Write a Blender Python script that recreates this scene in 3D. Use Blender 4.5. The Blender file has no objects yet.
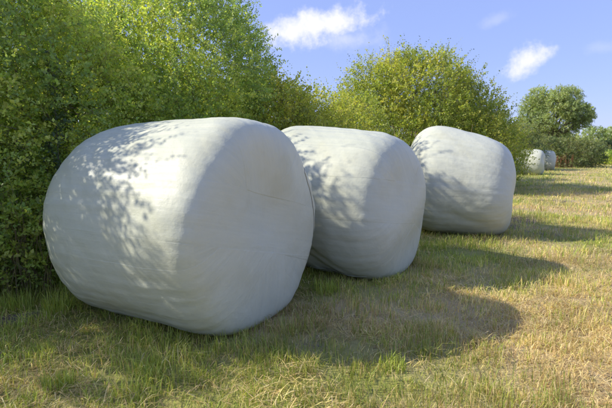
import bpy, math
import numpy as np
from mathutils import Vector

# ------------------------------------------------------------------ camera, sky, sun, exposure
scene = bpy.context.scene
COL = scene.collection
F_PX, PITCH, CAM_H = 450.0, math.atan(52 / 450.0), 1.02      # focal length in photo pixels (612 wide)
cam_data = bpy.data.cameras.new('camera')
cam_data.sensor_width = 36.0
cam_data.lens = F_PX / 612.0 * 36.0
cam_data.clip_start = 0.05
cam_data.clip_end = 3000.0
cam_data.dof.use_dof = True
cam_data.dof.focus_distance = 3.1
cam_data.dof.aperture_fstop = 5.6
cam = bpy.data.objects.new('camera', cam_data)
COL.objects.link(cam)
cam.location = (0, 0, CAM_H)
cam.rotation_euler = (math.radians(90) - PITCH, 0, 0)
scene.camera = cam

SUN_EL, SHADOW_DIR = math.radians(36.8), math.radians(-0.5)   # shadows fall towards +x
sx, sy, sz = -math.cos(SHADOW_DIR) * math.cos(SUN_EL), -math.sin(SHADOW_DIR) * math.cos(SUN_EL), math.sin(SUN_EL)
sun_data = bpy.data.lights.new('sun', 'SUN')
sun_data.energy = 2.0
sun_data.angle = math.radians(0.55)
sun_data.color = (1.0, 0.92, 0.79)
sun = bpy.data.objects.new('sun', sun_data)
COL.objects.link(sun)
sun.rotation_euler = Vector((sx, sy, sz)).to_track_quat('Z', 'Y').to_euler()
sun.location = (-12, 0, 12)

scene.view_settings.view_transform = 'Standard'
scene.view_settings.look = 'None'
scene.view_settings.gamma = 1.0
scene.view_settings.exposure = 1.68
scene.cycles.use_denoising = True
scene.cycles.max_bounces = 8
scene.cycles.transparent_max_bounces = 8


def pixel_dir(px, py):
    a, b = (px - 306) / F_PX, (204 - py) / F_PX
    v = Vector((a, math.cos(PITCH) + b * math.sin(PITCH), -math.sin(PITCH) + b * math.cos(PITCH)))
    return v.normalized()


def ground_at(px, py):
    v = pixel_dir(px, py)
    t = -CAM_H / v.z
    return v.x * t, v.y * t


class Nodes:
    """small helper to write node trees"""
    def __init__(self, tree):
        self.t = tree
        tree.nodes.clear()

    def new(self, kind, **inputs):
        n = self.t.nodes.new(kind)
        for k, v in inputs.items():
            if k.startswith('_'):
                setattr(n, k[1:], v)
            else:
                self.put(n, k, v)
        return n

    def put(self, n, key, v):
        key = key.replace('__', ' ')
        s = n.inputs[int(key[1:])] if key[0] == 'i' and key[1:].isdigit() else n.inputs[key]
        if isinstance(v, bpy.types.NodeSocket):
            self.t.links.new(v, s)
        elif isinstance(v, bpy.types.Node):
            self.t.links.new(v.outputs[0], s)
        else:
            s.default_value = v

    def math(self, op, a, b=0.0, c=0.0, clamp=False):
        n = self.t.nodes.new('ShaderNodeMath')
        n.operation = op
        n.use_clamp = clamp
        for i, v in enumerate((a, b, c)):
            self.put(n, 'i%d' % i, v)
        return n.outputs[0]

    def vmath(self, op, a, b=(0, 0, 0)):
        n = self.t.nodes.new('ShaderNodeVectorMath')
        n.operation = op
        self.put(n, 'i0', a)
        self.put(n, 'i1', b)
        return n.outputs['Value'] if op == 'DOT_PRODUCT' else n.outputs[0]

    def mix(self, fac, a, b, mode='MIX'):
        n = self.t.nodes.new('ShaderNodeMix')
        n.data_type = 'RGBA'
        n.blend_type = mode
        self.put(n, 'i0', fac)
        self.put(n, 'i6', a)
        self.put(n, 'i7', b)
        return n.outputs[2]

    def ramp(self, fac, lo, hi, a=0.0, b=1.0, smooth=True):
        n = self.t.nodes.new('ShaderNodeMapRange')
        n.interpolation_type = 'SMOOTHSTEP' if smooth else 'LINEAR'
        n.clamp = True
        for k, v in zip(('Value', 'From Min', 'From Max', 'To Min', 'To Max'), (fac, lo, hi, a, b)):
            self.put(n, k, v)
        return n.outputs[0]

    def noise(self, vec, scale, detail=3.0, rough=0.5):
        n = self.new('ShaderNodeTexNoise', Vector=vec, Scale=scale, Detail=detail, Roughness=rough)
        return n.outputs[0]


# --- world: clear summer sky with a few small fair-weather clouds
world = bpy.data.worlds.new('World')
scene.world = world
world.use_nodes = True
N = Nodes(world.node_tree)
sky = N.new('ShaderNodeTexSky', _sky_type='NISHITA', _sun_disc=False)
sky.sun_elevation = SUN_EL
sky.sun_rotation = math.atan2(sx, sy)
sky.altitude = 100
sky.air_density = 1.0
sky.dust_density = 0.6
sky.ozone_density = 3.5
SKY_STRENGTH = 0.09
tinted = N.mix(1.0, sky.outputs[0], (1.10, 0.93, 1.06, 1), 'MULTIPLY')
# even summer haze: the same pale violet-blue over the whole sky
tinted = N.mix(0.75, tinted, (0.107 / SKY_STRENGTH, 0.143 / SKY_STRENGTH, 0.280 / SKY_STRENGTH, 1))
direction = N.new('ShaderNodeTexCoord').outputs['Generated']


def cloud_mask(px, py, half_w, half_h, tilt, seed, soft, thin):
    d = pixel_dir(px, py) if not isinstance(px, Vector) else px
    e = d.cross(Vector((0, 0, 1))).normalized()
    f = e.cross(d).normalized()
    e2, f2 = e * math.cos(tilt) + f * math.sin(tilt), f * math.cos(tilt) - e * math.sin(tilt)
    u, v = N.vmath('DOT_PRODUCT', direction, e2), N.vmath('DOT_PRODUCT', direction, f2)
    u, v = N.math('DIVIDE', u, half_w), N.math('DIVIDE', v, half_h)
    r = N.math('SQRT', N.math('ADD', N.math('MULTIPLY', u, u), N.math('MULTIPLY', v, v)))
    moved = N.vmath('ADD', direction, (seed * 3.1, seed * 1.7, seed * .9))
    n = N.noise(moved, 26.0, 7.0, 0.62)
    body = N.math('ADD', N.math('SUBTRACT', 1.3, r), N.math('MULTIPLY', N.math('SUBTRACT', n, 0.5), 2.3))
    m = N.ramp(body, 0.0, soft, 0.0, thin)
    front = N.math('GREATER_THAN', N.vmath('DOT_PRODUCT', direction, d), 0.5)
    return N.math('MULTIPLY', m, front)


clouds = [(315, 27, .115, .032, .16, 1, 1.1, 1.0), (350, 39, .085, .024, .05, 2, 1.7, .45),
          (528, 61, .047, .024, .42, 3, 1.1, .95), (497, 20, .03, .012, .2, 4, 1.4, .2),
          (601, 47, .03, .012, .0, 5, 1.4, .15),
          (Vector((-.75, .5, .42)).normalized(), 0, .16, .05, .1, 6, 1.1, .8),
          (Vector((.85, .2, .33)).normalized(), 0, .14, .04, .2, 7, 1.1, .8),
          (Vector((.3, -.8, .5)).normalized(), 0, .2, .06, -.1, 8, 1.1, .8),
          (Vector((-.5, -.7, .4)).normalized(), 0, .18, .05, .1, 9, 1.1, .8)]
mask = None
for c in clouds:
    m = cloud_mask(*c)
    mask = m if mask is None else N.math('MAXIMUM', mask, m)
cloud_col = (0.32 / SKY_STRENGTH, 0.322 / SKY_STRENGTH, 0.34 / SKY_STRENGTH, 1)
sky_col = N.mix(mask, tinted, cloud_col)
bg = N.new('ShaderNodeBackground', Color=sky_col, Strength=SKY_STRENGTH)
N.t.links.new(bg.outputs[0], N.new('ShaderNodeOutputWorld').inputs[0])

# ------------------------------------------------------------------ helpers
rng = np.random.default_rng(11)


def tag(o, label=None, cat=None, group=None, kind=None):
    for k, v in (('label', label), ('category', cat), ('group', group), ('kind', kind)):
        if v:
            o[k] = v
    return o


def empty(name, loc, rz=0.0):
    o = bpy.data.objects.new(name, None)
    o.empty_display_size = 0.2
    o.location = loc
    o.rotation_euler = (0, 0, rz)
    COL.objects.link(o)
    return o


def mesh_obj(name, verts, faces, mat, parent=None, colors=None, smooth=False):
    """verts (n,3); faces (m,3) or (m,4) or a list of such arrays; colors (n,3) as a point attribute"""
    me = bpy.data.meshes.new(name)
    fl = faces if isinstance(faces, list) else [faces]
    fl = [np.asarray(f, np.int32) for f in fl if len(f)]
    verts = np.asarray(verts, np.float32)
    me.vertices.add(len(verts))
    me.vertices.foreach_set('co', verts.ravel())
    loops = np.concatenate([f.ravel() for f in fl])
    totals = np.concatenate([np.full(len(f), f.shape[1], np.int32) for f in fl])
    starts = np.concatenate([[0], np.cumsum(totals)[:-1]]).astype(np.int32)
    me.loops.add(len(loops))
    me.loops.foreach_set('vertex_index', loops)
    me.polygons.add(len(totals))
    me.polygons.foreach_set('loop_start', starts)
    me.polygons.foreach_set('loop_total', totals)
    me.polygons.foreach_set('use_smooth', np.full(len(totals), smooth))
    if colors is not None:
        at = me.attributes.new('Col', 'FLOAT_COLOR', 'POINT')
        c4 = np.ones((len(verts), 4), np.float32)
        c4[:, :3] = colors
        at.data.foreach_set('color', c4.ravel())
    me.update(calc_edges=True)
    me.materials.append(mat)
    o = bpy.data.objects.new(name, me)
    COL.objects.link(o)
    o.parent = parent
    return o


def unit(v):
    return v / np.maximum(np.linalg.norm(v, axis=-1, keepdims=True), 1e-9)


_lat = np.random.default_rng(5).random((64, 64))


def vnoise(x, y, s=1.0, seed=0):
    """smooth value noise 0..1"""
    x, y = np.asarray(x) * s + seed * 17.3, np.asarray(y) * s + seed * 7.9
    i, j = np.floor(x).astype(int), np.floor(y).astype(int)
    u, v = x - i, y - j
    u, v = u * u * (3 - 2 * u), v * v * (3 - 2 * v)
    g = lambda a, b: _lat[a % 64, b % 64]
    return (g(i, j) * (1 - u) + g(i + 1, j) * u) * (1 - v) + (g(i, j + 1) * (1 - u) + g(i + 1, j + 1) * u) * v


def fbm(x, y, s=1.0, seed=0, oct=4):
    t, a, n = 0.0, 1.0, 0.0
    for k in range(oct):
        t = t + a * vnoise(x, y, s * 2 ** k, seed + k)
        n += a
        a *= 0.55
    return t / n


def material(name):
    m = bpy.data.materials.new(name)
    m.use_nodes = True
    n = Nodes(m.node_tree)
    out = n.new('ShaderNodeOutputMaterial')
    return m, n, out


def leaf_material(name, translucency=0.4, rough=0.42, warm=(1.12, 1.12, 0.45)):
    m, n, out = material(name)
    col = n.new('ShaderNodeAttribute', _attribute_name='Col').outputs[0]
    p = n.new('ShaderNodeBsdfPrincipled', Base__Color=col, Roughness=rough)
    p.inputs['Specular IOR Level'].default_value = 0.5
    tr = n.new('ShaderNodeBsdfTranslucent', Color=n.mix(1.0, col, (*warm, 1), 'MULTIPLY'))
    mx = n.new('ShaderNodeMixShader', i0=translucency, i1=p, i2=tr)
    n.t.links.new(mx.outputs[0], out.inputs[0])
    return m


def bark_material(name, a, b):
    m, n, out = material(name)
    co = n.new('ShaderNodeTexCoord').outputs['Object']
    f = n.noise(co, 30.0, 4.0)
    p = n.new('ShaderNodeBsdfPrincipled', Base__Color=n.mix(f, (*a, 1), (*b, 1)), Roughness=0.85)
    n.put(p, 'Normal', n.new('ShaderNodeBump', Strength=0.5, Distance=0.01, Height=f).outputs[0])
    n.t.links.new(p.outputs[0], out.inputs[0])
    return m


M_LEAF = leaf_material('leaf', 0.54)
M_GRASS = leaf_material('grass_blade', 0.35, 0.5, (1.15, 1.1, 0.7))
M_BARK = bark_material('bark', (0.09, 0.07, 0.05), (0.20, 0.17, 0.13))
M_DRY = leaf_material('dry_stalk', 0.15, 0.7, (1, 1, 1))

# ------------------------------------------------------------------ ground
BALES = {  # cx, cy, yaw, R, half length, rounding left/right, taper, flatness, tilt  (fitted to the outlines)
    1: (-0.798, 2.922, -0.50, 0.660, 0.680, 5.0, 8.2, -0.001, 0.09, 0.005),
    2: (0.31, 4.038, -0.567, 0.662, 0.657, 5.6, 5.0, 0.005, 0.08, -0.085),
    3: (1.959, 5.769, -0.41, 0.686, 0.645, 2.8, 4.5, 0.134, 0.07, -0.111),
    4: (10.25, 20.7, -0.55, 0.62, 0.60, 3.6, 4.6, 0.02, 0.10, 0.0),
    5: (13.55, 25.8, -0.45, 0.60, 0.60, 3.8, 4.8, 0.00, 0.10, 0.0),
}


def hedge_x(y):
    return -1.75 + (y - 3.3) * 0.625


def ground_z(x, y):
    near = np.clip(1.0 - (np.hypot(x, y) - 8) / 25, 0.15, 1)
    z = (fbm(x, y, 0.9, 3, 3) - 0.5) * 0.09 * near + (fbm(x, y, 5.0, 8, 3) - 0.5) * 0.028 * near
    for b in BALES.values():           # pressed flat where a bale lies
        d = np.hypot(x - b[0], y - b[1])
        z = z * np.clip((d - 0.45) / 0.55, 0, 1)
    return z


def greenness(x, y):
    """0 dry straw .. 1 lush; greener beside the bales and the hedge, dry towards the open field"""
    off = (x - hedge_x(y)) * 0.848                    # distance out from the hedge face
    g = 1.04 - 0.25 * np.clip(off - 0.7, 0, 6)
    g = np.maximum(g, 0.64 * np.clip((y - 2.6) / 1.6, 0, 1))
    g = np.where(y > 12, np.maximum(g, 0.60), g)
    g = g + (fbm(x, y, 1.1, 21, 4) - 0.5) * 1.5
    return np.clip(g, 0.22, 1)


def bareness(x, y):
    b = fbm(x, y, 1.6, 40, 4)
    for bx, by, r in ((0.35, 2.75, .36), (0.75, 2.75, .25), (-1.75, 2.65, .12), (0.35, 2.25, .15),
                      (0.05, 2.35, .2)):
        b = b + 0.34 * np.exp(-((x - bx) ** 2 + (y - by) ** 2) / r ** 2)
    b = b - 0.3 * np.exp(-((x + 1.2) ** 2 + (y - 1.85) ** 2) / .45 ** 2)
    return np.clip((b - 0.58) / 0.26, 0, 1)


def spread(lo, hi, n, k):
    t = np.linspace(-1, 1, n)
    s = np.sinh(k * t) / np.sinh(k)
    return np.where(s < 0, -s * lo, s * hi)


gx = spread(-500, 500, 380, 7.5)
gy = spread(-120, 800, 420, 7.6) + 2.0
GX, GY = np.meshgrid(gx, gy)
GZ = ground_z(GX, GY)
idx = np.arange(GX.size).reshape(GX.shape)
quads = np.stack([idx[:-1, :-1], idx[:-1, 1:], idx[1:, 1:], idx[1:, :-1]], -1).reshape(-1, 4)
gr, br = greenness(GX, GY).ravel(), bareness(GX, GY).ravel()
m, n, out = material('meadow_soil')
attr = n.new('ShaderNodeSeparateColor', Color=n.new('ShaderNodeAttribute', _attribute_name='Col').outputs[0])
pos = n.new('ShaderNodeNewGeometry').outputs[0]
n1, n2, n3 = n.noise(pos, 3.0, 5.0, 0.6), n.noise(pos, 45.0, 5.0, 0.65), n.noise(pos, 0.35, 4.0, 0.6)
streak = n.noise(n.vmath('MULTIPLY', pos, (60, 14, 30)), 1.0, 4.0, 0.6)
straw = n.mix(n2, (0.42, 0.30, 0.15, 1), (0.72, 0.57, 0.31, 1))
green = n.mix(n2, (0.18, 0.20, 0.04, 1), (0.38, 0.39, 0.09, 1))
soil = n.mix(streak, (0.09, 0.068, 0.05, 1), (0.30, 0.24, 0.175, 1))
gfac = n.ramp(n.math('ADD', n.math('MULTIPLY', attr.outputs[0], 0.75), n.math('ADD', n.math('MULTIPLY', n1, 0.5), n.math('MULTIPLY', n3, 0.45))), 0.62, 1.25)
sfac = n.ramp(n.math('ADD', attr.outputs[1], n.math('MULTIPLY', n.math('SUBTRACT', n2, 0.5), 1.4)), 0.35, 0.8)
surf = n.mix(sfac, n.mix(gfac, straw, green), soil)
bp = n.new('ShaderNodeBump', Strength=0.9, Distance=0.03, Height=n.math('ADD', n2, streak))
p = n.new('ShaderNodeBsdfPrincipled', Base__Color=surf, Roughness=0.95, Normal=bp.outputs[0])
n.t.links.new(p.outputs[0], out.inputs[0])
ground = mesh_obj('ground', np.stack([GX.ravel(), GY.ravel(), GZ.ravel()], 1), quads, m,
                  colors=np.stack([gr, br, 0 * gr], 1), smooth=True)
tag(ground, 'mown dry meadow with bare brown patches', kind='structure')

# pale gravel track that crosses the far right end of the field
ty = np.linspace(30, 37.5, 9)
tv = np.concatenate([np.stack([np.full(9, 25.0) + (ty - 30) * 1.0, ty, np.full(9, .03)], 1),
                     np.stack([np.full(9, 60.0), ty + 12, np.full(9, .03)], 1)])
tf = np.array([[i, i + 9, i + 10, i + 1] for i in range(8)])
m, n, out = material('gravel')
pos = n.new('ShaderNodeNewGeometry').outputs[0]
p = n.new('ShaderNodeBsdfPrincipled', Base__Color=n.mix(n.noise(pos, 8.0, 5.0), (0.34, 0.33, 0.33, 1), (0.52, 0.51, 0.52, 1)), Roughness=0.9)
n.t.links.new(p.outputs[0], out.inputs[0])
tag(mesh_obj('gravel_track', tv, tf, m), 'pale gravel track at the far end of the field', kind='structure')

# ------------------------------------------------------------------ grass (nobody could count it)
STRAW = np.array([[.82, .66, .30], [.74, .56, .24], [.88, .74, .40], [.62, .45, .20], [.85, .73, .26]])
GREEN = np.array([[.35, .44, .065], [.45, .52, .08], [.28, .37, .06], [.57, .57, .11], [.41, .48, .10]])


def in_bale(x, y, grow=0.0):
    hit = np.zeros(len(x), bool)
    for cx, cy, yaw, R, a, *_ in BALES.values():
        dx, dy = x - cx, y - cy
        u, v = dx * math.cos(yaw) + dy * math.sin(yaw), -dx * math.sin(yaw) + dy * math.cos(yaw)
        hit |= (np.abs(u) < a * 0.86 + grow) & (np.abs(v) < R * 0.34 + grow)
    return hit


def blades(x, y, h, w, lean, col, lie=None):
    """5-vertex bent blades"""
    n = len(x)
    az = rng.random(n) * 2 * math.pi
    d = np.stack([np.cos(az), np.sin(az), 0 * az], 1)
    face = az + math.pi / 2 + rng.normal(0, .5, n)
    s = np.stack([np.cos(face), np.sin(face), 0 * az], 1) * (w[:, None] / 2)
    base = np.stack([x, y, ground_z(x, y) - 0.004], 1)
    up = np.array([0, 0, 1.0])
    midp = base + up * (h * .58)[:, None] + d * (h * lean * .32)[:, None]
    tip = base + up * (h * np.clip(1 - .35 * lean, .25, 1))[:, None] + d * (h * lean)[:, None]
    if lie is not None:                                   # lying straw
        L = lie
        heap = .5 + 1.8 * fbm(x, y, 3.5, 140, 2) ** 2
        z0, z1 = (rng.random(n) * .024 + .004) * heap, (rng.random(n) * .034 + .004) * heap
        base = base + up * z0[:, None]
        tip = base + d * L[:, None] + up * (z1 - z0)[:, None]
        midp = (base + tip) / 2 + up * (rng.random(n) * .022)[:, None]
    V = np.stack([base - s, base + s, midp - s * .8, midp + s * .8, tip], 1).reshape(-1, 3)
    k = np.arange(n)[:, None] * 5
    T = np.concatenate([k + np.array([[0, 1, 3]]), k + np.array([[0, 3, 2]]), k + np.array([[2, 3, 4]])])
    return V, T, np.repeat(col, 5, 0)


parts = []
bands = [(1.25, 2.6, -3.0, 3.6, 9500, 1.0), (2.6, 4.2, -3.2, 5.0, 6000, 1.15), (4.2, 7.0, -2.0, 8.0, 2300, 1.6),
         (7.0, 13.0, 0.2, 15, 620, 2.7), (13, 24, 4, 28, 130, 4.6), (24, 38, 11, 40, 40, 7.5)]
for y0, y1, x0, x1, dens, k in bands:
    cnt = int((y1 - y0) * (x1 - x0) * dens)
    x, y = rng.uniform(x0, x1, cnt), rng.uniform(y0, y1, cnt)
    off = (x - hedge_x(y))
    clump = fbm(x, y, 9.0, 60, 2)
    g = greenness(x, y)
    keep = (off > -0.5) & (np.abs(x) < y * .80 + 1.1) & ~in_bale(x, y, -.02)
    keep &= rng.random(cnt) > bareness(x, y) * .75
    keep &= rng.random(cnt) < np.clip((clump - .28) * 3.0, .28, 1)
    x, y, g, clump, off = x[keep], y[keep], g[keep], clump[keep], off[keep]
    n_ = len(x)
    isg = rng.random(n_) < g * 0.80
    ci = rng.integers(0, 5, n_)
    col = np.where(isg[:, None], GREEN[ci], STRAW[ci]) * rng.uniform(.75, 1.2, (n_, 1)) * (.5 + .95 * fbm(x, y, 2.0, 130, 4))[:, None]
    tall = fbm(x, y, 3.0, 70, 3)
    h = np.where(isg, rng.uniform(.03, .095, n_), rng.uniform(.02, .075, n_)) * (0.2 + 2.0 * tall ** 1.3)
    h = h * (1 + .9 * np.exp(-np.clip(off - .1, 0, 9) / .35)) * (k ** .22)
    w = rng.uniform(.002, .0042, n_) * k
    lean = np.abs(rng.normal(.45, .45, n_))
    lie = None
    parts.append(blades(x, y, h, w, lean, col))
    # lying clippings
    cnt = int((y1 - y0) * (x1 - x0) * dens * .50)
    x, y = rng.uniform(x0, x1, cnt), rng.uniform(y0, y1, cnt)
    sw = fbm(x * .8 + y * .5, y * .8 - x * .3, 2.6, 90, 3)
    keep = (x - hedge_x(y) > -.2) & (np.abs(x) < y * .80 + 1.1) & ~in_bale(x, y, -.02)
    keep &= rng.random(cnt) < np.clip((sw - .34) * 4.0, 0.06, 1) * (1.1 - .7 * greenness(x, y)) * (1 - .45 * bareness(x, y))
    x, y = x[keep], y[keep]
    n_ = len(x)
    col = STRAW[rng.integers(0, 5, n_)] * rng.uniform(.6, 1.15, (n_, 1)) * (.35 + 1.2 * fbm(x, y, 2.3, 120, 4))[:, None]
    parts.append(blades(x, y, np.full(n_, .03), rng.uniform(.002, .0045, n_) * k, np.zeros(n_), col,
                        lie=rng.uniform(.04, .13, n_) * k ** .5))
off = 0
V, T, Cc = [], [], []
for v, t, c in parts:
    V.append(v); T.append(t + off); Cc.append(c)
    off += len(v)
grass = mesh_obj('grass', np.concatenate(V), np.concatenate(T), M_GRASS, colors=np.concatenate(Cc))
tag(grass, 'short mown grass, dry straw mixed with green blades', 'grass', kind='stuff')


# a few lush tufts that stand out from the mown grass
def tuft(x, y, n_, h, r, label, cols=GREEN):
    a, q = rng.random(n_) * 2 * math.pi, np.sqrt(rng.random(n_)) * r
    px, py = x + np.cos(a) * q, y + np.sin(a) * q
    v, t, c = blades(px, py, rng.uniform(.5, 1.1, n_) * h, rng.uniform(.003, .0055, n_), np.abs(rng.normal(.25, .3, n_)),
                     cols[rng.integers(0, 5, n_)] * rng.uniform(.8, 1.25, (n_, 1)))
    z0 = float(ground_z(np.array([x]), np.array([y]))[0])
    o = mesh_obj('grass_tuft', v - np.array([x, y, z0]), t, M_GRASS, colors=c)
    o.location = (x, y, z0)
    return tag(o, label, 'grass tuft', 'lush grass tufts')


for px, py, n_, h, r, lab in (
        (58, 312, 190, .16, .10, 'bright green grass tuft at the hedge foot, left of the largest bale'),
        (20, 310, 130, .15, .09, 'green grass tuft at the hedge foot by the left edge of the picture'),
        (60, 388, 150, .10, .07, 'fresh green tuft in the shaded grass at the bottom left corner'),
        (150, 372, 130, .09, .07, 'green grass tuft in front of the largest bale, below its left half'),
        (392, 366, 110, .08, .07, 'yellow-green tuft at the sunny edge of the largest bale shadow'),
        (326, 292, 150, .12, .10, 'green tuft in the shade between the two nearest bales'),
        (432, 250, 160, .13, .14, 'green grass tuft between the second and third bales')):
    x, y = ground_at(px, py)
    tuft(x, y, n_, h, r, lab)

# ------------------------------------------------------------------ wrapped bales
STRIP_W = 0.34


def film_material(name, tint, seed):
    m, n, out = material(name)
    co = n.new('ShaderNodeTexCoord').outputs['Object']
    co = n.vmath('SUBTRACT', co, (0, 0, 0.6))
    r = np.random.default_rng(seed)
    tex = n.noise(n.vmath('MULTIPLY', co, (2.0, 45, 45)), 1.0, 4.0, 0.6)
    layer = n.noise(co, 2.0, 2.0)
    edge = 0.0
    for k in range(9):                        # crossing strips of stretch film, each laid over the one before
        th = k * 0.37 * math.pi + r.uniform(-.2, .2)
        wv, vv = (0, -math.sin(th), math.cos(th)), (0, math.cos(th), math.sin(th))
        d, al = n.vmath('DOT_PRODUCT', co, wv), n.vmath('DOT_PRODUCT', co, vv)
        x = n.vmath('DOT_PRODUCT', co, (1, 0, 0))
        cv = n.new('ShaderNodeCombineXYZ', i0=n.math('MULTIPLY', d, 42.0), i1=n.math('MULTIPLY_ADD', al, 2.6, k * 5.0),
                   i2=n.math('MULTIPLY', x, 2.2))
        s = n.noise(cv.outputs[0], 1.0, 4.0, 0.62)
        wob = n.math('MULTIPLY', n.noise(cv.outputs[0], 0.06, 2.0), 0.05)
        inside = n.ramp(n.math('ADD', n.math('ABSOLUTE', d), wob), STRIP_W - 0.16, STRIP_W - 0.154, 1.0, 0.0)
        one_side = n.math('MULTIPLY', inside, n.math('GREATER_THAN', al, -0.04 if k % 2 else -0.6))
        mixf = n.new('ShaderNodeMix', i0=one_side, i2=tex, i3=s)
        tex = mixf.outputs[0]
        mixl = n.new('ShaderNodeMix', i0=one_side, i2=layer, i3=float(r.uniform(.25, .75)))
        layer = mixl.outputs[0]
    crease = n.noise(co, 7.0, 5.0, 0.55)
    blot = n.noise(co, 3.0, 4.0, 0.6)
    c = n.mix(layer, (tint[0] * .87, tint[1] * .89, tint[2] * .90, 1), (*tint, 1))
    c = n.mix(n.ramp(tex, .35, .75, 0, .55), c, (tint[0] * 1.07, tint[1] * 1.06, tint[2] * 1.04, 1))
    c = n.mix(n.ramp(blot, .48, .72, 0, .5), c, (tint[0] * .84, tint[1] * .82, tint[2] * .74, 1))   # dust
    h = n.math('ADD', n.math('MULTIPLY', tex, 0.4), n.math('ADD', n.math('MULTIPLY', layer, 1.3), n.math('MULTIPLY', crease, 2.2)))
    bp = n.new('ShaderNodeBump', Strength=0.7, Distance=0.006, Height=h)
    p = n.new('ShaderNodeBsdfPrincipled', Base__Color=c, Roughness=n.ramp(tex, .3, .7, .40, .56), Normal=bp.outputs[0])
    p.inputs['Specular IOR Level'].default_value = 0.2
    p.inputs['Subsurface Weight'].default_value = 0.12
    p.inputs['Subsurface Radius'].default_value = (0.03, 0.03, 0.025)
    n.t.links.new(p.outputs[0], out.inputs[0])
    return m


def bale_shape(par, seed, nt, npH, creases):
    cx, cy, yaw, R, a, nl, nr, taper, flat, tilt = par
    r = np.random.default_rng(seed)
    th, ph = np.linspace(0, math.pi, nt), np.linspace(0, 2 * math.pi, npH, endpoint=False)
    c, s = np.cos(th), np.sin(th)
    ne = np.where(c < 0, nl, nr)
    k = (np.abs(c) ** ne + np.abs(s) ** ne) ** (-1 / ne)
    X1, r1 = a * c * k, R * s * k * (1 - taper * c * k)
    # resample to even arc length so that the faces stay even
    arc = np.concatenate([[0], np.cumsum(np.hypot(np.diff(X1), np.diff(r1)))])
    q = np.linspace(0, arc[-1], nt)
    X1, r1 = np.interp(q, arc, X1), np.interp(q, arc, r1)
    X, rr = np.meshgrid(X1, ph, indexing='ij')[0], np.meshgrid(r1, ph, indexing='ij')[0]
    PH = np.meshgrid(X1, ph, indexing='ij')[1]
    # uneven packing: soft lumps, long flats along the axis, shallow hollows in the ends
    lump = np.zeros_like(X)
    for j in range(14):
        m_, kx, p1, p2 = r.integers(1, 7), r.uniform(0, 6), r.uniform(0, 6.3), r.uniform(0, 6.3)
        lump += r.normal(0, .0042) * np.cos(m_ * PH + p1) * np.cos(kx * X + p2)
    ridge = np.zeros_like(X)
    for j in range(26):
        ridge += 0.0016 * np.cos(r.integers(18, 60) * PH + r.uniform(0, 6.3) + r.normal(0, 1.2) * X) * (0.4 + .6 * np.cos(r.uniform(1, 4) * X + r.uniform(0, 6)) ** 2)
    lump += .016 * (fbm(X * 1.0 + np.cos(PH) * .7, np.sin(PH) * .7 + X * .4, 6.0, seed, 3) - .5)
    side = np.clip(rr / R * 1.25 - .25, 0, 1)
    rr = rr * (1 + lump / R) + ridge * .22 * side
    for ph0, x0, slope, depth, width, lx in creases:      # pulled folds in the film
        dd = (np.angle(np.exp(1j * (PH - ph0 - slope * (X - x0)))))
        rr = rr - side * depth * np.exp(-(dd / width) ** 2) * np.exp(-((X - x0) / lx) ** 2)
    Y, Z = rr * np.cos(PH), rr * np.sin(PH)
    u, v = Y / R, Z / R
    endmask = np.clip(1 - (rr / (R * .93)) ** 4, 0, 1)
    dish = np.zeros_like(X)
    for j in range(10):
        tj = r.uniform(0, math.pi)
        dj = -u * math.sin(tj) + v * math.cos(tj)
        dish += r.normal(0, .006) * np.cos(r.uniform(2, 9) * dj + r.uniform(0, 6.3))
    for j in range(9):                                   # pleats gathered towards the middle of each end
        dish += .0008 * np.cos(r.integers(7, 26) * PH + r.uniform(0, 6.3) + 2.5 * rr / R) * (np.abs(rr) / R) ** 2.5
    X = X + np.sign(X) * endmask * (dish + .012 * np.cos(3 * PH + seed) * (rr / R) ** 2)
    Z = Z + tilt * X
    zb, w = -R * (1 - flat), 0.075 * R
    Z = w * np.logaddexp(0, (Z - zb) / w)
    Y = Y * (1 + 0.06 * np.exp(-(Z / (.5 * R)) ** 2))
    Z = Z - 0.035
    P = np.stack([X, Y, Z], -1)
    i = np.arange(nt * npH).reshape(nt, npH)
    j = np.roll(i, -1, 1)
    F = np.stack([i[:-1], j[:-1], j[1:], i[1:]], -1).reshape(-1, 4)
    return P, F


def shell_patch(P, N_, th0, th1, ph0, ph1, lift):
    """a sheet of film just above part of the bale surface: grid indices th0..th1, ph0..ph1"""
    A = P[th0:th1, ph0:ph1].copy()
    B = N_[th0:th1, ph0:ph1]
    return A + B * lift[..., None]


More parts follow.
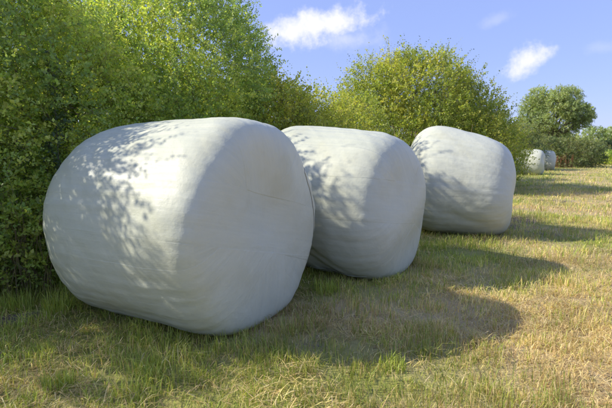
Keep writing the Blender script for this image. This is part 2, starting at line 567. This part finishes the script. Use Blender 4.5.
FILM = (0.535, 0.55, 0.435)
CREASE = {1: [(-1.9, .1, .5, .010, .10, .25), (-2.3, -.1, -.3, .008, .12, .4)],
          2: [(-2.35, .12, 1.3, .022, .09, .30), (-2.05, .22, 1.5, .020, .08, .26), (-2.6, .05, 1.0, .016, .08, .30), (-1.8, .1, .9, .014, .08, .3)],
          3: [(-2.6, 0.1, .5, .012, .10, .3), (-2.0, -.2, -.8, .014, .10, .25)], 4: [], 5: []}
LAB = {1: 'largest and nearest pale green wrapped bale with leafy shadows on its left side',
       2: 'second wrapped bale in the row, half hidden behind the nearest one',
       3: 'third wrapped bale in the row, tapering to a low right end',
       4: 'small distant wrapped bale just right of the third bale, its end in shade',
       5: 'farthest wrapped bale, sunlit white, in front of the round willow'}
for k, par in BALES.items():
    nt, npH = (150, 300) if k < 4 else (50, 80)
    P, F = bale_shape(par, 30 + k, nt, npH, CREASE[k])
    root = empty('wrapped_bale', (par[0], par[1], 0), par[2])
    tag(root, LAB[k], 'bale', 'wrapped silage bales along the hedge')
    mat = film_material('film_%d' % k, FILM if k != 3 else (.54, .555, .45), 50 + k)
    V = P.reshape(-1, 3)
    mesh_obj('film_wrap', V, F, mat, root, smooth=True)
    # surface normals for things stuck on the film
    du, dv = np.gradient(P, axis=0), np.roll(P, -1, 1) - np.roll(P, 1, 1)
    NN = unit(np.cross(dv, du))
    cen = np.array([0, 0, par[3]])
    NN = np.where(((P - cen) * NN).sum(-1, keepdims=True) < 0, -NN, NN)
    if k < 4:
        # loose end of the film on the rim of the right end, and a strip lying over the barrel
        def sheet(t0, t1, p0, p1, fn, name):
            tt, pp = np.arange(t0, t1), np.arange(p0, p1) % npH
            A, B = P[np.ix_(tt, pp)], NN[np.ix_(tt, pp)]
            U, W = np.meshgrid(np.linspace(0, 1, len(tt)), np.linspace(0, 1, len(pp)), indexing='ij')
            S = A + B * fn(U, W)[..., None]
            keep = np.arange(S.shape[0] * S.shape[1]).reshape(S.shape[:2])
            q = np.stack([keep[:-1, :-1], keep[:-1, 1:], keep[1:, 1:], keep[1:, :-1]], -1).reshape(-1, 4)
            o = mesh_obj(name, S.reshape(-1, 3), q, mat, root, smooth=True)
            sol = o.modifiers.new('thickness', 'SOLIDIFY')
            sol.thickness = 0.0015
            return o
        r2 = np.random.default_rng(k)
        wv = r2.uniform(0, 6, 3)
        rim = int(nt * .27)
        if k == 1:
            sheet(rim - 6, rim + 5, int(npH * -.03), int(npH * .10),
                  lambda U, W: .002 + .045 * np.sin(math.pi * W) ** .8 * U * (1 + .35 * np.sin(W * 17 + U * 4)), 'loose_film_flap')
        pa = .64
        if k == 2:
            sheet(int(nt * .30), int(nt * .66), int(npH * pa), int(npH * pa) + 3,
                  lambda U, W: .0025 + .006 * np.sin(U * 3.14) ** 6 * (1 - W), 'film_tail')


# ------------------------------------------------------------------ hedge, bushes and trees
def tube(path, r0, r1, sides=6):
    path = np.asarray(path, float)
    n_ = len(path)
    tan = unit(np.gradient(path, axis=0))
    ref = np.where(np.abs(tan[:, 2:]) > .9, np.array([[1., 0, 0]]), np.array([[0, 0, 1.]]))
    s = unit(np.cross(tan, ref))
    t = np.cross(tan, s)
    a = np.linspace(0, 2 * math.pi, sides, endpoint=False)
    rad = np.linspace(r0, r1, n_)[:, None, None]
    V = path[:, None] + rad * (np.cos(a)[None, :, None] * s[:, None] + np.sin(a)[None, :, None] * t[:, None])
    i = np.arange(n_ * sides).reshape(n_, sides)
    j = np.roll(i, -1, 1)
    return V.reshape(-1, 3), np.stack([i[:-1], j[:-1], j[1:], i[1:]], -1).reshape(-1, 4)


def gather(meshes):
    o, V, Fs = 0, [], []
    for v, f in meshes:
        V.append(v); Fs.append(f + o); o += len(v)
    return np.concatenate(V), np.concatenate(Fs)


def leafy_twigs(base, dirs, L, m, size, palette, droop=.15):
    """m leaves on each twig; returns leaf verts/tris/colours and thin twig tris"""
    n_ = len(base)
    t = (np.arange(m) + .6) / m
    side = unit(np.cross(dirs, unit(rng.normal(size=(n_, 3)))))
    oth = np.cross(dirs, side)
    t_ = t[None, :, None]
    pos = base[:, None] + dirs[:, None] * (L[:, None, None] * t_) + np.array([0, 0, -1]) * (L[:, None, None] * droop * t_ ** 2)
    ang = (np.arange(m) * 2.4)[None, :] + rng.random((n_, 1)) * 6.28
    out = np.cos(ang)[..., None] * side[:, None] + np.sin(ang)[..., None] * oth[:, None]
    ld = unit(out + dirs[:, None] * .55 + rng.normal(0, .35, (n_, m, 3)) + np.array([0, 0, .15]))
    nrm = unit(np.cross(ld, rng.normal(size=(n_, m, 3))) * .7 + np.array([0, 0, .55]))
    wd = unit(np.cross(ld, nrm))
    nrm = np.cross(wd, ld)
    s = size * rng.uniform(.6, 1.2, (n_, m, 1)) * rng.uniform(.75, 1.35, (n_, 1, 1))
    b = pos
    tip = pos + ld * s
    mid = pos + ld * s * .48
    fold = nrm * s * rng.uniform(.02, .2, (n_, m, 1))
    V = np.stack([b, mid + wd * s * .33 + fold, tip, mid - wd * s * .33 + fold], 2).reshape(-1, 3)
    k = np.arange(n_ * m)[:, None] * 4
    T = np.concatenate([k + np.array([[0, 1, 2]]), k + np.array([[0, 2, 3]])])
    pal = np.asarray(palette)
    pick = fbm(base[:, 0] + base[:, 2] * .6, base[:, 1] + base[:, 2] * .8, 1.6 / max(1, size / .05), 77, 3) + rng.normal(0, .13, n_)
    c = pal[np.clip(((pick - .28) / .44 * len(pal)).astype(int), 0, len(pal) - 1)][:, None] * rng.uniform(.72, 1.3, (n_, m, 1)) * rng.uniform(.85, 1.15, (n_, m, 3)) ** .5
    C4 = np.repeat(c.reshape(-1, 3), 4, 0)
    w = unit(rng.normal(size=(n_, 3))) * .0022 * (size / .035)
    e = base + dirs * L[:, None] + np.array([0, 0, -1]) * (L * droop)[:, None]
    b0 = base - dirs * L[:, None] * .5
    TV = np.stack([b0 - w, b0 + w, e], 1).reshape(-1, 3)
    TT = np.arange(n_ * 3).reshape(-1, 3)
    return V, T, C4, TV, TT


def crown_points(lobes, n_, keep=None, inner=.22):
    """points through the outer shell of a union of ellipsoids, with outward directions"""
    lobes = np.asarray(lobes, float)
    area = (lobes[:, 3] * lobes[:, 4] + lobes[:, 3] * lobes[:, 5] + lobes[:, 4] * lobes[:, 5])
    P_, D_ = [], []
    tot = 0
    for _ in range(30):
        q = rng.choice(len(lobes), n_ * 2, p=area / area.sum())
        d = unit(rng.normal(size=(n_ * 2, 3)))
        deep = rng.random(n_ * 2) < inner
        rad = np.where(deep, rng.uniform(.35, .85, n_ * 2), rng.normal(.96, .07, n_ * 2))
        # broken surface
        nz = fbm(d[:, 0] * 2 + q, d[:, 1] * 2 + d[:, 2] * 2.7, 1.7, 13, 3)
        rad = rad * (.72 + .52 * nz)
        p_ = lobes[q, :3] + d * rad[:, None] * lobes[q, 3:]
        ok = p_[:, 2] > .03
        for L in range(len(lobes)):
            e = np.linalg.norm((p_ - lobes[L, :3]) / lobes[L, 3:], axis=1)
            ok &= (e > .62) | (q == L) | (deep & (rng.random(n_ * 2) < .3))
        if keep is not None:
            ok &= keep(p_)
        nn = unit(d / lobes[q, 3:])
        P_.append(p_[ok]); D_.append(nn[ok])
        tot += ok.sum()
        if tot >= n_:
            break
    return np.concatenate(P_)[:n_], np.concatenate(D_)[:n_]


HAW = [(.28, .39, .12), (.35, .47, .14), (.41, .53, .14), (.48, .59, .16), (.57, .64, .16)]
YEL = [(.31, .38, .08), (.36, .43, .09), (.42, .47, .095), (.48, .52, .11), (.55, .56, .12)]
FAR = [(.17, .22, .10), (.22, .26, .11), (.27, .30, .13)]
DUL = [(.30, .38, .19), (.36, .44, .21), (.41, .48, .23), (.46, .53, .25)]


def shrub(name, label, cat, loc, lobes, twigs, m, size, L, palette, group=None, stems=5, trunk_r=.03, up=.35, keep=None,
          sprigs=0, inner=.22, mat=None, wild=.55, height=None, sprig_palette=None):
    root = empty(name, (loc[0], loc[1], 0))
    tag(root, label, cat, group)
    lo = np.asarray(lobes, float)
    off = np.array([loc[0], loc[1], 0])
    kp = (lambda p_: keep(p_ + off)) if keep else None
    b, d = crown_points(lobes, twigs, kp, inner)
    dirs = unit(d * .75 + np.array([0, 0, up]) + rng.normal(0, wild, b.shape))
    Ls = rng.uniform(.6, 1.3, len(b)) * L
    V, T, C, TV, TT = leafy_twigs(b, dirs, Ls, m, size, palette)
    if sprigs:                                        # long shoots that break the outline
        b2, d2 = crown_points(lobes, sprigs, kp, 0)
        up_ = d2[:, 2] > .1
        b2, d2 = b2[up_], d2[up_]
        di = unit(d2 * .45 + np.array([0, 0, .8]) + rng.normal(0, .28, b2.shape))
        V2, T2, C2, TV2, TT2 = leafy_twigs(b2, di, rng.uniform(1.4, 2.8, len(b2)) * L, m, size * .8, sprig_palette or palette, .1)
        T2, TT2 = T2 + len(V), TT2 + len(TV)
        V, T, C = np.concatenate([V, V2]), np.concatenate([T, T2]), np.concatenate([C, C2])
        TV, TT = np.concatenate([TV, TV2]), np.concatenate([TT, TT2])
    mesh_obj('foliage', V, T, mat or M_LEAF, root, colors=C)
    mesh_obj('twigs', TV, TT, M_BARK, root)
    ms = []
    base = np.array([0, 0, 0.0])
    for j in range(max(stems, len(lo))):
        tgt = lo[j % len(lo), :3] + rng.normal(0, .1, 3) * lo[j % len(lo), 3:]
        st = np.array([*rng.normal(0, .10 if stems > 1 else .01, 2), -.05])
        q = np.linspace(0, 1, 7)[:, None]
        bend = np.sin(q * math.pi) * rng.normal(0, .08, 3) * np.linalg.norm(tgt - st)
        path = st * (1 - q) + tgt * q + bend
        if stems == 1:                                # one trunk, limbs fork from it
            fork = np.array([0, 0, (height or lo[:, 2].max()) * .35])
            path = np.concatenate([[st], [fork * .5], fork * (1 - q) + tgt * q + bend * .6])
        ms.append(tube(path, trunk_r * rng.uniform(.7, 1.1), trunk_r * .25))
    v, f = gather(ms)
    mesh_obj('trunk', v, f, M_BARK, root, smooth=True)
    return root


def hedge_lobes(h, r, depth, n_, seed):
    r_ = np.random.default_rng(seed)
    out = []
    for j in range(n_):
        t = r_.uniform(-1, 1) * r
        dep = r_.uniform(-.15, .5) * depth
        z = h * (.30 + .45 * j / max(n_ - 1, 1))
        rad = r_.uniform(.75, 1.1) * h * .33
        # lean back: the higher, the farther from the face
        back = dep + .22 * z
        out.append((.53 * t - .848 * back, .848 * t + .53 * back, z, rad * 1.05, rad * 1.05, rad * r_.uniform(.9, 1.15)))
    out.append((-.848 * .3 * depth, .53 * .3 * depth, h * .24, r * .95, r * .95, h * .30))
    top = out[-2]
    return out


def row_keep(p_):                                     # nothing grows through the bales
    q = np.ones(len(p_), bool)
    for cx, cy, yaw, R, a, *_ in BALES.values():
        dx, dy = p_[:, 0] - cx, p_[:, 1] - cy
        u, v = dx * math.cos(yaw) + dy * math.sin(yaw), -dx * math.sin(yaw) + dy * math.cos(yaw)
        q &= ~((np.abs(u) < a + .12) & (np.abs(v) < R + .12) & (p_[:, 2] < 2 * R + .08))
    return q


HG = 'shrubs of the hedge behind the bales'
row = [  # y on the hedge face, setback, height, spread, twigs, palette, label
    (1.2, .75, 1.65, 1.05, 1100, HAW, 'low hedge shrub at the left, nearest the camera'),
    (2.6, .62, 2.7, 1.0, 3500, HAW, 'dark green hedge shrub rising at the left edge beside the largest bale'),
    (3.9, .90, 2.65, 1.0, 8200, HAW, 'dense green hedge shrub directly behind the largest bale'),
    (5.2, .95, 3.25, 1.05, 9500, HAW, 'tallest shrub of the near hedge, its leafy slope falling towards the gap of sky'),
    (6.9, .80, 2.1, 1.0, 4600, YEL, 'lower yellow-green shrub behind the second bale'),
    (8.6, .80, 2.0, 1.1, 3800, YEL, 'low sunlit shrub left of the big round bush'),
]
for i, (y, sb, h, r, tw, pal, lab) in enumerate(row):
    x = hedge_x(y) - .848 * sb
    yy = y + .53 * sb
    sz_ = .031 if y < 6 else .045
    lobes = hedge_lobes(h, r, .9, 8, 101 + i)
    if i == 1:
        lobes = [(a - x, b - yy, c, p, q, t) for a, b, c, p, q, t in (
            (-2.75, 2.95, .9, .80, .85, .9), (-3.05, 2.75, 1.55, .65, .60, .70), (-2.70, 3.35, 1.75, .70, .60, .75), (-3.1, 2.25, 1.25, .60, .60, .68),
            (-2.95, 2.7, 2.05, .40, .40, .40), (-3.3, 3.1, 1.9, .6, .6, .7), (-2.6, 2.9, 1.55, .45, .45, .6))]
    shrub('hedge_shrub', lab, 'shrub', (x, yy), lobes, tw, 15 if y < 6 else 11, sz_, .20 if y < 6 else .26,
          pal, HG, keep=row_keep, sprigs=int(tw * (.10 if i in (0, 1) else .05)), inner=.24)

for y, h, lab in ((2.6, 2.5, 'back row shrub filling the hedge behind the left picture edge'), (3.9, 2.75, 'back row shrub seen through the hedge behind the largest bale'),
                  (5.3, 2.95, 'back row shrub behind the tallest part of the near hedge'), (6.9, 1.95, 'back row shrub behind the lower yellow-green shrub')):
    x, yy = hedge_x(y) - .848 * 1.9, y + .53 * 1.9
    shrub('hedge_shrub', lab, 'shrub', (x, yy), hedge_lobes(h, 1.1, .5, 6, int(y * 10)), 2100, 11, .062, .30, HAW, HG, inner=.5)
for x, y, h, lab in ((-2.30, 3.30, .85, 'low bramble clump at the hedge foot on the left picture edge'),
                     (-1.98, 3.62, .95, 'low bramble clump tucked against the left end of the largest bale')):
    shrub('bramble_clump', lab, 'bramble', (x, y), [(0, 0, h * .4, .42, .36, h * .5), (.2, .15, h * .5, .3, .3, h * .45), (-.22, -.1, h * .45, .3, .3, h * .42)],
          900, 13, .030, .15, HAW, 'brambles at the hedge foot', keep=row_keep, trunk_r=.008, inner=.4)

# the big round bush in the middle distance
bl = [(0, 0, 1.5, 2.0, 1.8, 1.5), (-1.3, -.4, 1.5, 1.2, 1.2, 1.3), (.1, -.2, 2.5, 1.4, 1.4, 1.05), (1.2, .1, 1.9, 1.1, 1.2, .95),
      (-.9, 0, 2.45, 1.0, 1.1, 1.05), (.5, 0, 2.75, .8, .9, .65), (2.1, .6, 1.2, 1.0, 1.0, 1.0), (-.4, -.9, 1.0, 1.5, 1.0, 1.0), (1.0, -.9, 1.0, 1.2, 1.0, 1.0),
      (2.8, 1.4, .9, .9, .9, .9), (-2.0, -.8, .9, 1.1, .9, 1.0), (-.2, .1, 3.0, .55, .6, .55)]
shrub('round_bush', 'big round yellow-green bush with dark shoots on top behind the third bale', 'bush', (3.0, 12.6), bl, 11000, 12, .054, .33, YEL,
      sprigs=750, trunk_r=.06, up=.45, wild=.5, sprig_palette=[(.10, .16, .08), (.14, .20, .09), (.24, .30, .10), (.34, .40, .10)])
shrub('hedge_shrub', 'olive hedge shrub stepping down right of the big round bush', 'shrub', (5.0, 16.4),
      [(0, 0, 1.0, 1.6, 1.6, 1.2), (.8, .6, 1.5, 1.2, 1.2, 1.0), (-.8, -.4, 1.7, 1.2, 1.2, 1.1)], 1800, 12, .075, .36, DUL, HG, sprigs=60)
shrub('hedge_shrub', 'dull green hedge shrub left of the two distant bales', 'shrub', (6.9, 21.2),
      [(0, 0, 1.0, 1.6, 1.6, 1.1), (.9, .9, 1.1, 1.4, 1.4, 1.1), (-.6, .2, 1.6, 1.2, 1.3, .95)], 1600, 12, .085, .4, DUL, HG, sprigs=40)
shrub('hedge_shrub', 'dark shrub close behind the distant shaded bale', 'shrub', (11.4, 25.6),
      [(0, 0, 1.0, 1.7, 1.6, 1.2), (1.0, 1.0, 1.2, 1.4, 1.4, 1.2)], 1300, 12, .10, .42, FAR, HG)
shrub('hedge_shrub', 'dark shrub right of the farthest bale, below the willow', 'shrub', (17.6, 30.5),
      [(0, 0, .8, 1.5, 1.5, 1.0), (1.3, .5, .7, 1.3, 1.2, .9), (-1.2, .3, .9, 1.1, 1.1, .9)], 1500, 12, .10, .42, FAR, HG)

# willow
wl = []
r_ = np.random.default_rng(4)
for j in range(20):
    a = r_.uniform(0, 6.28)
    z = r_.uniform(2.0, 6.3)
    q = 2.35 * math.sqrt(max(.05, 1 - ((z - 3.9) / 2.9) ** 2)) * r_.uniform(.75, 1.0)
    k_ = r_.uniform(.6, 1.0)
    wl.append((math.cos(a) * q, math.sin(a) * q, z, k_, k_, k_ * .85))
wl.append((0, 0, 4.0, 1.9, 1.9, 2.0))
shrub('willow_tree', 'round grey-green willow standing alone beyond the distant bales', 'tree', (22.8, 42.0), wl, 4600, 12, .12, .45, DUL,
      stems=1, trunk_r=.16, height=6.0)

# bushes at the far right end of the field and the woods behind
for j, (x, y, h, w, pal, lab) in enumerate((
        (24.0, 39.5, 1.7, 2.0, FAR, 'pale green bush mound right of the willow'),
        (28.6, 41.0, 1.9, 2.3, FAR, 'pale green bush mound at the far field end, near the right picture edge'),
        (26.2, 37.2, .95, 1.7, HAW, 'low dark bush at the field edge in front of the pale mounds'))):
    lb = [(0, 0, h * .4, w, 1.5, h * .55), (-w * .5, .2, h * .5, w * .6, 1.2, h * .45), (w * .45, -.2, h * .55, w * .6, 1.2, h * .42)]
    shrub('far_bush', lab, 'bush', (x, y), lb, 900, 10, .15, .42, pal, 'bushes along the far end of the field')
for j, (x, y, h, w) in enumerate(((38, 92, 6.2, 6), (50, 96, 5.4, 6), (60, 90, 5.6, 6), (70, 96, 6.4, 6))):
    lb = [(0, 0, h * .5, w, 3.5, h * .45), (-w * .5, 0, h * .62, w * .55, 3, h * .33), (w * .5, 0, h * .58, w * .55, 3, h * .35)]
    shrub('wood_tree', ('far dark tree of the wood on the horizon, %s' % ('hidden mostly by the willow', 'first right of the willow', 'second right of the willow',
          'at the right picture edge')[j]), 'tree', (x, y), lb, 800, 10, .4, 1.0, DUL,
          'far wood on the horizon', trunk_r=.2)


# ------------------------------------------------------------------ stalks and weeds
def stalks(name, label, cat, x, y, n_, h, r, col, heads=False, group=None, lean=.12):
    root = empty(name, (x, y, 0))
    tag(root, label, cat, group)
    ms, hd = [], []
    for j in range(n_):
        a, q = rng.random() * 6.28, math.sqrt(rng.random()) * r
        b = np.array([math.cos(a) * q, math.sin(a) * q, -.02])
        hh = h * rng.uniform(.6, 1.1)
        t = b + np.array([*rng.normal(0, lean, 2) * hh, hh])
        s = np.linspace(0, 1, 5)[:, None]
        path = b * (1 - s) + t * s + np.sin(s * 3.14) * np.array([*rng.normal(0, .03, 2), 0]) * hh
        ms.append(tube(path, .0035 * max(1, h / .9), .0012 * max(1, h / .9), 4))
        if heads:
            m_ = 26
            z = rng.uniform(.62, 1.0, m_)
            c = path[0] * (1 - z[:, None]) + path[-1] * z[:, None]
            hd.append((c, unit(rng.normal(size=(m_, 3)) + np.array([0, 0, .4]))))
    v, f = gather(ms)
    mesh_obj('stems', v, f, M_DRY, root, colors=np.tile(np.array(col) , (len(v), 1)) * np.repeat(rng.uniform(.7, 1.2, len(v) // 20), 20)[:, None])
    if heads:
        c, d = np.concatenate([a for a, _ in hd]), np.concatenate([b for _, b in hd])
        V, T, C, _, _ = leafy_twigs(c, d, np.full(len(c), .02 * h), 3, .028 * h, [tuple(np.array(col) * k_) for k_ in (.6, .85, 1.1)])
        tag(mesh_obj('seed_heads', V, T, M_DRY, root, colors=C), kind='stuff')
    return root


DG = 'dry stalks at the hedge foot'
for px, py, lab in ((6, 296, 'dry pale stalks at the hedge foot on the left picture edge'),
                    (24, 292, 'bent dry stalks at the hedge foot, a little left of the largest bale'),
                    (44, 290, 'thin dry stalks touching the left end of the largest bale')):
    x, y = ground_at(px, py)
    stalks('dry_stalk_clump', lab, 'stalks', x, y, 16, .75, .13, (.30, .23, .12), group=DG, lean=.25)
for x, y, h, n_, lab in ((1.35, 7.2, 1.4, 16, 'thin dry tan stems behind the gap between second and third bales'),
                         (1.95, 7.7, 1.5, 16, 'thin dry tan stems rising above the left shoulder of the third bale'),
                         (2.6, 8.3, 1.45, 14, 'thin dry tan stems above the top of the third bale')):
    stalks('dry_stalk_clump', lab, 'stalks', x, y, n_, h, .35, (.50, .42, .22), False, 'dry tan stems behind the bales', .22)
for x, y, lab in ((15.0, 28.0, 'reddish dock stems just right of the farthest bale'),
                  (16.5, 29.0, 'rusty red dock stems under the dark shrub below the willow')):
    stalks('dock_clump', lab, 'dock', x, y, 22, .85, .7, (.30, .12, .06), True, 'seeding dock stems')

# upright pale shoot growing out of the hedge above the nearest bale
sx_, sy_ = -1.95, 3.55
root = empty('leafy_shoot', (sx_, sy_, 0))
tag(root, 'upright pale blue-green leafy shoot in the hedge above the left end of the largest bale', 'shoot')
z = np.linspace(.5, 1.75, 60)
b = np.stack([rng.normal(0, .012, 60), rng.normal(0, .012, 60), z], 1)
a = rng.random(60) * 6.28
spread_ = (.16 * (1.85 - z) / 1.3 + .02)
d = unit(np.stack([np.cos(a), np.sin(a), np.full(60, .75)], 1))
V, T, C, TV, TT = leafy_twigs(b, d, spread_, 9, .034, [(.12, .18, .10), (.15, .21, .13)])
mesh_obj('leaves', V, T, M_LEAF, root, colors=C)
v, f = tube(np.array([[0, 0, -.05], [.01, 0, .6], [0, .01, 1.2], [0, 0, 1.8]]), .008, .002)
mesh_obj('stem', v, f, M_BARK, root)

tris = sum(len(o.data.loops) - 2 * len(o.data.polygons) for o in bpy.data.objects if o.type == 'MESH')
print('TRIANGLES', tris)
